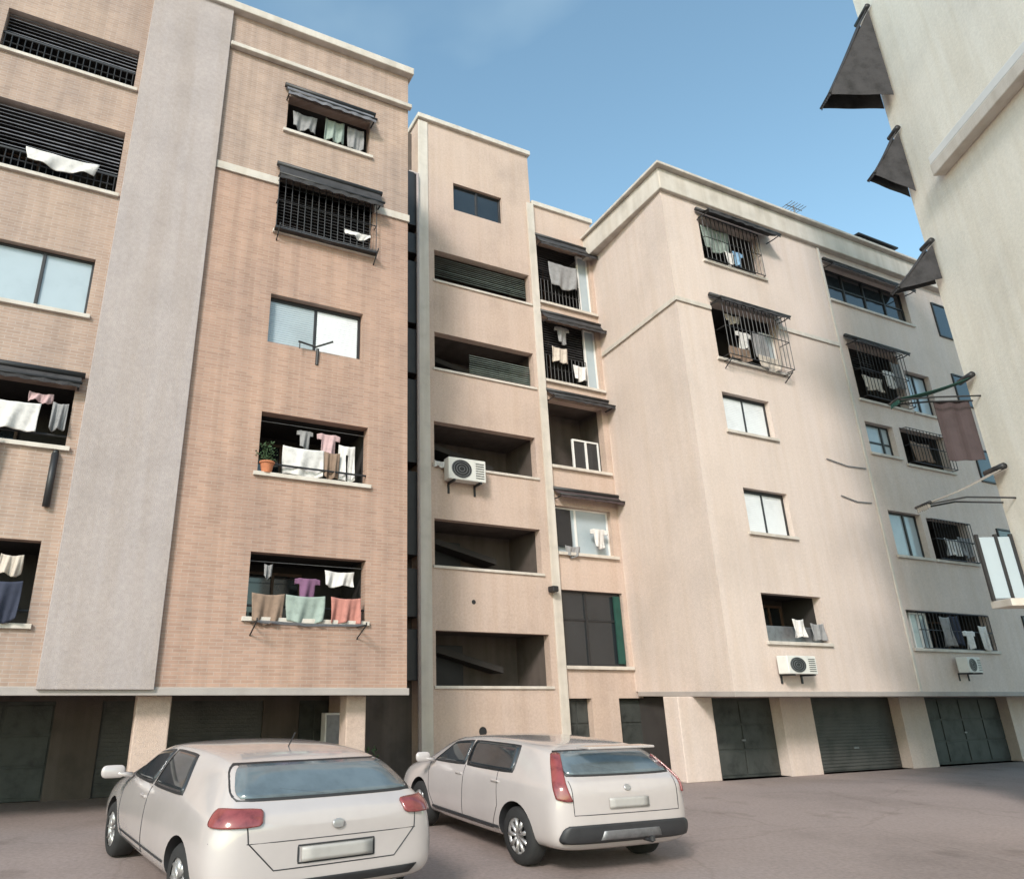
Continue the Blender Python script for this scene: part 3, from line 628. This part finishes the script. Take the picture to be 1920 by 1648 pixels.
for kd, c, x, y, z, wd, ht, lb in [
    ('towel', 'grey', 7.35, .0, 4.1, .5, .8, 'grey towel in the lowest window at the right end of the cream block'),
    ('shirt', 'white', 8.35, .0, 3.75, .6, .5, 'white shirt in the lowest window at the right end'),
    ('towel', 'white', 9.1, .0, 3.9, .36, .7, 'narrow white towel at the far right of the lowest window'),
    ('trousers', 'navy', 7.85, .04, 4.15, .4, .8, 'navy trousers between towel and shirt in the lowest right window'),
    ('towel', 'white', 8.7, .0, 6.5, .7, .5, 'white towel in the second window up beside the glass screen'),
    ('towel', 'grey', 9.4, .0, 6.6, .6, .6, 'grey towel right of the white one in the second window up'),
    ('towel', 'brown', 8.4, .0, 9.6, 1.0, .6, 'brown blanket in the third window up at the right end'),
    ('sheet', 'cream', 6.7, -.03, 11.6, 1.0, .45, 'cream sheet in the fourth window up at the right end'),
    ('shirt', 'white', 7.6, -.03, 12.0, .6, .6, 'white shirt right of the cream sheet, fourth window up'),
    ('towel', 'grey', 8.15, .0, 12.4, .5, .9, 'grey towel right of the white shirt, fourth window up')]:
    cloth('E', kd, c, x, y, z, wd, ht, lb)
for z, a, c in ((8.32, 3.6, 5.3), (7.25, 3.9, 5.2)):
    o = MB().tube([at('E', a, -.03, z+.08), at('E', (a+c)/2, -.03, z-.03), at('E', c, -.03, z)], .016, 6).build('cable', M['steel']); tag(o, 'grey cable sagging across the cream wall, %s of two' % ('upper' if z > 8 else 'lower'), 'cable', 'cables on the cream wall')
# roof: aerial and vents
an = empty('tv_aerial', at('E', 5.2, .3, 17.05), ANG); tag(an, 'small dark television aerial standing on the cream block roof edge', 'aerial')
MB().tube([(0, 0, 0), (0, 0, 1.0)], .025).build('mast', M['steel'], an)
a_ = MB()
for k in range(6): a_.tube([(-.35+.14*k, -.22, .92), (-.35+.14*k, .22, .92)], .012, 5)
a_.tube([(-.4, 0, .9), (.4, 0, .9)], .015); a_.build('antenna', M['steel'], an)
cw = empty('roof_cowl', at('E', 8.9, .1, 17.05), ANG); tag(cw, 'low dark ventilation housing on the roof edge near the white building', 'roof vent')
MB().box(-1.1, .9, -.2, .4, 0, .26).build('housing', M['steel'], cw, bevel=.03); MB().prism([(-1.2, -.3), (1.0, -.3), (1.0, .5), (-1.2, .5)], .262, .32).build('lid', M['frame'], cw, bevel=.01)

# ================================================================= WHITE BUILDING AT THE RIGHT
G = root_of('white_apartment_block', 'G')
tag(G, 'tall off white apartment block rising past the right edge, with awnings at its far corner', 'apartment building')
HGw = [(x, x+1.3, z, z+1.3) for x in (5.2, 8.6, 12.0) for z in (3.3, 6.4, 9.5, 14.6, 17.6)]
wall(G, 'white_wall', M['plaster3'], 0, 15, 0, 22, HGw, depth=10)
MB().box(-.3, 15.3, -.3, 10.3, 22, 22.3).build('roof', M['trim'], G)
MB().box(1.1, 15, -.24, -.001, 11.95, 12.22).build('ledge', M['trim'], G, bevel=.02)
MB().box(1.1, 15, -.23, -.17, 12.222, 12.42).build('gutter', M['white'], G, bevel=.02)
for h in HGw: glazed(G, *h, pane='glass'); sill(G, h[0], h[1], h[2])
awning('G', .05, .5, 17.4, 1.4, 14.95, 'darkcanvas', 'large steep dark awning at the top of the white building corner', val=.08, cheek=14.8)
awning('G', .05, .3, 13.9, .8, 12.8, 'darkcanvas', 'narrow dark drooping awning, second from the top of the white building', val=.05, cheek=12.3)
awning('G', .05, .3, 10.9, .95, 9.9, 'darkcanvas', 'short dark awning at the middle of the white building corner', val=.05, cheek=10.1)
awning('G', .0, .3, 7.8, 1.5, 7.42, 'green', 'dark green awning reaching out above the brown screen', val=.1)
o = MB().grid(lambda u, v: (.0+.02*math.sin(u*14), -.06-.66*u, 7.42-1.22*v), 12, 8).build('balcony_screen', M['brown'], None, solid=.015, fix=False)
o.location = at('G', 0, 0, 0); o.rotation_euler = (0, 0, FRAMES['G'][1]); tag(o, 'brown canvas side screen hanging under the green awning', 'screen')
awning('G', .0, .4, 5.9, 1.5, 5.3, 'beigecanvas', 'faded beige awning below the brown screen at the white building corner', val=.1)
gs = root_of('glass_screen', 'G'); gs.location = at('G', .05, 0, 0); tag(gs, 'tall glazed wind screen with black posts at the white building corner', 'screen')
for yy in (-.04, -.30, -.62): MB().box(-.02, .03, yy-.05, yy, 3.55, 4.75).build('post', M['frame'], gs)
for y0, y1 in ((-.30, -.09), (-.62, -.35)): MB().box(-.005, .008, y0+.001, y1-.001, 3.6, 4.7).build('pane', M['paleglass'], gs)
MB().box(-.03, .5, -.66, 0, 3.42, 3.548).build('balcony_slab', M['trim'], G, bevel=.01)

# ================================================================= CARS
def car_body(st):
    """half rings -> closed body mesh; station: x, zb, w, zbelt, wbelt, zr, wr"""
    rings = []
    for x, zb, w, zt, wb, zr, wr in st:
        h = zt-zb
        rings.append([(x, 0, zb), (x, w*.8, zb), (x, w*.965, zb+.06), (x, w, zb+h*.28), (x, w*1.005, zb+h*.55), (x, wb+(w-wb)*.62, zt-.09*h/.7), (x, wb, zt),
                      (x, wr+(wb-wr)*.22, zt+(zr-zt)*.8), (x, wr-.035, zt+(zr-zt)*.96), (x, wr*.55, zr), (x, 0, zr+.012)])
    n = len(rings[0]); b = MB(); R_ = []
    for r in rings:
        full = r + [(x, -y, z) for x, y, z in r[-2:0:-1]]
        R_.append([len(b.v)+i for i in range(len(full))]); b.v += full
    k = len(R_[0])
    for a, c in zip(R_, R_[1:]):
        for i in range(k): j = (i+1) % k; b.f.append((a[i], a[j], c[j], c[i]))
    for r in (R_[0], R_[-1]):
        for i in range(0, n-1):
            p, q = r[i], r[i+1]; p2, q2 = r[(k-i) % k], r[(k-i-1) % k]
            f = [p, q, q2, p2]; f = list(dict.fromkeys(f))
            if len(f) > 2: b.f.append(tuple(f))
    return b

def make_car(name, st, wheels, wr_, paint, W, glass_side, glass_rear, glass_front, rearmat, sidemat='carglass', arch=.055):
    root = empty(name)
    o = car_body(st).build('body', paint, root)
    s = o.modifiers.new('s', 'SUBSURF'); s.levels = 3; s.render_levels = 3
    dg = bpy.context.evaluated_depsgraph_get(); me = bpy.data.meshes.new_from_object(o.evaluated_get(dg)); bvh = None
    bm = bmesh.new(); bm.from_mesh(me); bvh = BVHTree.FromBMesh(bm); bm.free()
    o.modifiers.clear(); o.data = me
    # wheel arches
    cm = MB()
    for wx in wheels:
        for sy in (-1, 1):
            pr = [(0, 0), (wr_+arch, 0), (wr_+arch, .5), (0, .5)]
            cm.lathe(pr, (wx, sy*(W-.22) if sy > 0 else -(W-.22)-.5, wr_+.01), 'y', 32)
    co = cm.build('arch_cutter', M['trimblack'])
    bo = o.modifiers.new('b', 'BOOLEAN'); bo.object = co; bo.solver = 'EXACT'; bo.operation = 'DIFFERENCE'; bo.material_mode = 'TRANSFER'
    dg = bpy.context.evaluated_depsgraph_get(); me2 = bpy.data.meshes.new_from_object(o.evaluated_get(dg))
    o.modifiers.clear(); o.data = me2; bpy.data.objects.remove(co)
    for p in me2.polygons: p.use_smooth = True
    try: me2.set_sharp_from_angle(angle=R(40))
    except Exception: pass
    AX = {'y+': (Vector((0, 3, 0)), Vector((0, -1, 0))), 'y-': (Vector((0, -3, 0)), Vector((0, 1, 0))), 'x-': (Vector((-3, 0, 0)), Vector((1, 0, 0))), 'x+': (Vector((9, 0, 0)), Vector((-1, 0, 0)))}
    def hit(ax, p, q):
        if ax[0] == 'd':
            sy = 1 if ax[1] == '+' else -1; e = Vector((1, sy, 0))/math.sqrt(2); d = Vector((1, -sy, 0))/math.sqrt(2)
            org = Vector((0, sy*W, q))+e*p-d*3
            h, nn, _, _ = bvh.ray_cast(org, d)
            if h is None: h, nn, _, _ = bvh.find_nearest(org+d*3.1)
            if nn.dot(d) > 0: nn = -nn
            return h, nn
        oo, d = AX[ax]
        org = Vector((p, oo.y, q)) if ax[0] == 'y' else Vector((oo.x, p, q))
        h, nn, _, _ = bvh.ray_cast(org, d)
        if h is None:
            h, nn, _, _ = bvh.find_nearest(Vector((p, d.y*-W, q)) if ax[0] == 'y' else Vector((0 if ax == 'x-' else st[-1][0], p, q)))
        if nn.dot(d) > 0: nn = -nn
        return h, nn
    def patch(nm, ax, c4, m, par=root, off=.006, nu=14, nv=8, rnd=.0, th=.008):
        """c4: four corners a, b, c, d in the projection plane"""
        def fn(u, v):
            if rnd:
                a, b_ = 2*u-1, 2*v-1
                a, b_ = a*(1-rnd*b_**4), b_*(1-rnd*a**4)
                u, v = (a+1)/2, (b_+1)/2
            p = [(1-v)*((1-u)*c4[0][i]+u*c4[1][i])+v*((1-u)*c4[3][i]+u*c4[2][i]) for i in (0, 1)]
            h, nn = hit(ax, *p); return h+nn*off
        return MB().grid(fn, nu, nv).build(nm, m, par, smooth=True, solid=th, fix=False)
    def line(nm, ax, pts, r=.006, m='trimblack', par=root):
        path = []
        for (a, b_), (c, d) in zip(pts, pts[1:]):
            for k in range(8): t = k/8; path.append(hit(ax, a+(c-a)*t, b_+(d-b_)*t)[0])
        path.append(hit(ax, *pts[-1])[0]); return MB().tube(path, r, 5).build(nm, M[m], par)
    for sx in ('y+', 'y-'):
        for q in glass_side: 
            g = patch('side_window', sx, q, M[sidemat], off=.006, rnd=.05)
            cx_ = sum(p[0] for p in q)/4; cz_ = sum(p[1] for p in q)/4
            q2 = [(cx_+(p[0]-cx_)*1.06, cz_+(p[1]-cz_)*1.14) for p in q]; patch('window_seal', sx, q2, M['trimblack'], par=g, off=.002, rnd=.05)
    g = patch('rear_window', 'x-', glass_rear, M[rearmat], off=.007, rnd=.06)
    cz_ = sum(p[1] for p in glass_rear)/4; patch('window_seal', 'x-', [(p[0]*1.05, cz_+(p[1]-cz_)*1.14) for p in glass_rear], M['trimblack'], par=g, off=.002, rnd=.06)
    patch('windscreen', 'x+', glass_front, M['carglass'], off=.006, rnd=.04)
    for wx in wheels:
        for sy in (-1, 1):
            y0 = sy*(W-.12)
            tw = .10
            t = MB().lathe([(wr_*.62, -tw), (wr_*.9, -tw), (wr_, -tw*.7), (wr_, tw*.7), (wr_*.9, tw), (wr_*.62, tw)], (wx, y0, wr_), 'y', 36).build('tyre', M['rubber'], root, smooth=True)
            o_ = sy*(tw-.02)
            rim = MB().lathe([(0, o_-.0), (wr_*.14, o_+sy*.012), (wr_*.2, o_-sy*.02), (wr_*.2, o_-sy*.03)], (wx, y0, wr_), 'y', 20)
            rim.lathe([(wr_*.55, o_-sy*.01), (wr_*.60, o_+sy*.012), (wr_*.645, o_+sy*.01), (wr_*.66, o_-sy*.03)], (wx, y0, wr_), 'y', 36)
            for k in range(9):
                a = 2*math.pi*k/9; ca, sa = math.cos(a), math.sin(a)
                p0 = Vector((wx+ca*wr_*.12, y0+o_, wr_+sa*wr_*.12)); p1 = Vector((wx+ca*wr_*.6, y0+o_-sy*.004, wr_+sa*wr_*.6))
                rim.tube([p0, p1], [.020, .028], 6)
            rim.build('rim', M['alloy'], t, smooth=True)
            MB().lathe([(0, o_-sy*.05), (wr_*.64, o_-sy*.05)], (wx, y0, wr_), 'y', 30).build('brake_disc', M['trimblack'], t, fix=False)
    return root, patch, line, hit

# --- hatchback
S1 = [(-.02, .42, .60, .80, .60, .84, .50), (.02, .34, .76, .90, .70, .95, .60), (.10, .27, .865, .955, .80, 1.0, .70), (.30, .25, .89, .97, .83, 1.18, .66), (.50, .24, .895, .975, .835, 1.335, .62),
      (.85, .22, .895, .98, .84, 1.40, .62), (1.5, .21, .90, .98, .845, 1.43, .63), (2.2, .21, .90, .97, .84, 1.42, .62), (2.75, .21, .895, .95, .83, 1.33, .60), (3.30, .22, .89, .93, .80, 1.02, .66),
      (3.45, .22, .885, .92, .78, .96, .68), (3.9, .24, .86, .84, .74, .875, .60), (4.15, .28, .80, .72, .68, .755, .52), (4.22, .36, .70, .62, .58, .64, .45)]
car1, patch, line, hit = make_car('parked_hatchback', S1, (.78, 3.38), .315, M['paint'], .895,
    [((2.02, 1.0), (3.02, 1.0), (2.58, 1.26), (2.02, 1.32)), ((1.02, 1.01), (1.94, 1.0), (1.94, 1.325), (1.28, 1.32))],
    ((-.70, 1.05), (.70, 1.05), (.60, 1.30), (-.60, 1.30)), ((-.62, 1.06), (.62, 1.06), (.55, 1.34), (-.55, 1.34)), 'rearglass')
tag(car1, 'dusty white hatchback with wide red wraparound tail lamps, parked nearest at the left', 'car', 'cars parked in the courtyard')
for sy in (1, -1):
    dg_ = 'd+' if sy > 0 else 'd-'
    tl = patch('tail_lamp', dg_, ((-.25, .86), (.12, .85), (.08, .995), (-.22, .98)), M['lamp'], off=.012, rnd=.12, nu=22, nv=10, th=.02)
    line('door_seam', 'y+' if sy > 0 else 'y-', [(3.08, .98), (3.02, .55), (2.85, .33), (1.98, .33), (1.96, .6), (1.98, .97)], .005)
    h, nn = hit('y+' if sy > 0 else 'y-', 2.12, .86); MB().box(h.x-.09, h.x+.09, h.y-.02, h.y+.02, h.z-.015, h.z+.015).build('door_handle', M['paint'], car1, bevel=.01)
    m_ = MB().grid(lambda u, v: ((2.95)+.05*math.sin(math.pi*v)*(1 if math.cos(2*math.pi*u) > 0 else -.6)*abs(math.cos(2*math.pi*u))**.5, sy*1.0+.11*math.sin(2*math.pi*u)*math.sin(math.pi*v)**.35, 1.03-.075*math.cos(math.pi*v)), 20, 10); m_.tube([(2.96, sy*.82, .98), (2.95, sy*.96, 1.01)], .03); m_.build('wing_mirror', M['paint'], car1, smooth=True)
    patch('headlamp', 'x+', ((sy*.40, .60), (sy*.70, .62), (sy*.68, .74), (sy*.40, .70)), M['lampw'], off=.008)
    line('side_trim', 'y+' if sy > 0 else 'y-', [(1.2, .40), (2.9, .40)], .012)
patch('number_plate', 'x-', ((-.27, .565), (.27, .565), (.27, .68), (-.27, .68)), M['plate'], off=.018, nu=6, nv=4)
line('plate_border', 'x-', [(-.29, .555), (.29, .555), (.29, .69), (-.29, .69), (-.29, .555)], .008)
line('tailgate_seam', 'x-', [(-.66, .99), (-.64, .74), (-.46, .52), (.46, .52), (.64, .74), (.66, .99)], .005)
patch('badge', 'x-', ((-.045, .80), (.045, .80), (.045, .87), (-.045, .87)), M['alloy'], off=.014, nu=8, nv=8, rnd=.28)
line('bumper_seam', 'x-', [(-.86, .735), (.86, .735)], .004)
patch('bumper_valance', 'x-', ((-.60, .36), (.60, .36), (.66, .43), (-.66, .43)), M['trimblack'], off=.006)
line('rear_wiper', 'x-', [(0, 1.05), (.36, 1.11)], .012)
MB().tube([(.05, -.5, .28), (-.02, -.5, .28)], .03, 12).build('exhaust', M['steel'], car1)
MB().tube([(1.0, 0, 1.40), (.86, 0, 1.55)], .006).build('antenna', M['trimblack'], car1)
car1.location = (-.70, 7.42, 0); car1.scale = (1.27, 1.34, 1.03); car1.rotation_euler = (0, 0, R(90+32))

# --- estate
S2 = [(-.02, .44, .60, .84, .62, .88, .50), (.02, .36, .78, .95, .74, 1.0, .62), (.09, .28, .875, .99, .82, 1.04, .72), (.20, .25, .90, 1.0, .85, 1.16, .70), (.42, .24, .905, 1.0, .855, 1.34, .66),
      (.65, .23, .91, 1.0, .86, 1.40, .655), (1.5, .21, .915, .99, .86, 1.435, .66), (2.3, .21, .915, .98, .855, 1.43, .65), (2.95, .21, .91, .965, .845, 1.35, .62), (3.55, .22, .90, .95, .82, 1.03, .68),
      (3.7, .22, .895, .94, .80, .98, .70), (4.2, .24, .87, .86, .76, .90, .62), (4.45, .28, .81, .74, .70, .78, .54), (4.54, .36, .72, .64, .60, .66, .46)]
car2, patch, line, hit = make_car('parked_estate_car', S2, (.86, 3.58), .325, M['paint'], .91,
    [((2.2, 1.03), (3.2, 1.01), (2.75, 1.28), (2.2, 1.33)), ((.98, 1.04), (2.13, 1.03), (2.13, 1.335), (1.02, 1.335))],
    ((-.70, 1.07), (.70, 1.07), (.62, 1.31), (-.62, 1.31)), ((-.64, 1.08), (.64, 1.08), (.57, 1.35), (-.57, 1.35)), 'rearglass')
tag(car2, 'white estate car with tall slim red tail lamps and a black lower bumper', 'car', 'cars parked in the courtyard')
for sy in (1, -1):
    sd_ = 'y+' if sy > 0 else 'y-'
    dg_ = 'd+' if sy > 0 else 'd-'
    patch('tail_lamp', dg_, ((-.15, .80), (.02, .82), (.13, 1.29), (.03, 1.29)) if sy > 0 else ((-.07, .84), (.03, .84), (.08, 1.24), (.03, 1.24)), M['lamp'], off=.012, nu=8, nv=20, rnd=.05, th=.02)
    line('door_seam', sd_, [(3.3, 1.0), (3.22, .55), (3.05, .33), (2.18, .33), (2.16, .6), (2.17, 1.02)], .005)
    line('door_seam', sd_, [(2.16, .33), (1.4, .33), (1.25, .62), (1.30, 1.02)], .005)
    for hx in (2.3, 1.32):
        h, nn = hit(sd_, hx, .9); MB().box(h.x-.09, h.x+.09, h.y-.02, h.y+.02, h.z-.015, h.z+.015).build('door_handle', M['paint'], car2, bevel=.01)
    m_ = MB().grid(lambda u, v: ((3.15)+.05*math.sin(math.pi*v)*(1 if math.cos(2*math.pi*u) > 0 else -.6)*abs(math.cos(2*math.pi*u))**.5, sy*1.02+.11*math.sin(2*math.pi*u)*math.sin(math.pi*v)**.35, 1.05-.075*math.cos(math.pi*v)), 20, 10); m_.tube([(3.16, sy*.84, 1.0), (3.15, sy*.98, 1.03)], .03); m_.build('wing_mirror', M['paint'], car2, smooth=True)
    patch('headlamp', 'x+', ((sy*.40, .62), (sy*.72, .64), (sy*.70, .76), (sy*.40, .73)), M['lampw'], off=.008)
    line('side_trim', sd_, [(1.25, .36), (3.1, .36)], .022)
patch('lower_bumper', 'x-', ((-.86, .37), (.86, .37), (.80, .56), (-.80, .56)), M['trimblack'], off=.012, nu=24, rnd=.06, th=.02)
patch('bumper_insert', 'x-', ((-.40, .40), (.40, .40), (.36, .49), (-.36, .49)), M['steel'], off=.02, nu=12)
patch('number_plate', 'x-', ((-.26, .72), (.26, .72), (.26, .83), (-.26, .83)), M['plate'], off=.018, nu=6, nv=4)
line('tailgate_seam', 'x-', [(-.70, 1.02), (-.69, .66), (.69, .66), (.70, 1.02)], .005)
line('rear_wiper', 'x-', [(0, 1.09), (.36, 1.16)], .012)
patch('badge', 'x-', ((-.04, .90), (.04, .90), (.04, .96), (-.04, .96)), M['alloy'], off=.014, nu=8, nv=8, rnd=.28)
MB().box(.0, .24, -.45, .45, 1.36, 1.39).build('rear_spoiler', M['paint'], car2, bevel=.012)
MB().tube([(-.10, -.2, .36), (.1, -.2, .36)], .02).lathe([(0, 0), (.03, .0), (.03, .05), (0, .05)], (-.1, -.2, .36), 'z', 12).build('tow_bar', M['trimblack'], car2)
car2.location = (2.62, 9.45, 0); car2.scale = (1.12, 1.12, 1.0); car2.rotation_euler = (0, 0, R(90+23))

# small things between the cars and the stair tower
pot(at('B', 1.0, 2.4, 0), 1.3, 'terracotta pot with a leafy plant in the shade beside the brick block corner')
cab = empty('meter_cabinet', at('B', .35, 2.9, 0), ANG); tag(cab, 'grey metal meter cabinet standing in the shade under the brick block corner', 'cabinet')
MB().box(-.3, .3, -.2, .1, .1, 1.6).build('casing', M['white'], cab, bevel=.015); MB().box(-.27, .27, -.215, -.201, .14, 1.56).build('door', M['steel'], cab, bevel=.004); MB().box(-.28, .28, -.15, .08, 0, .099).build('plinth', M['kerb'], cab)
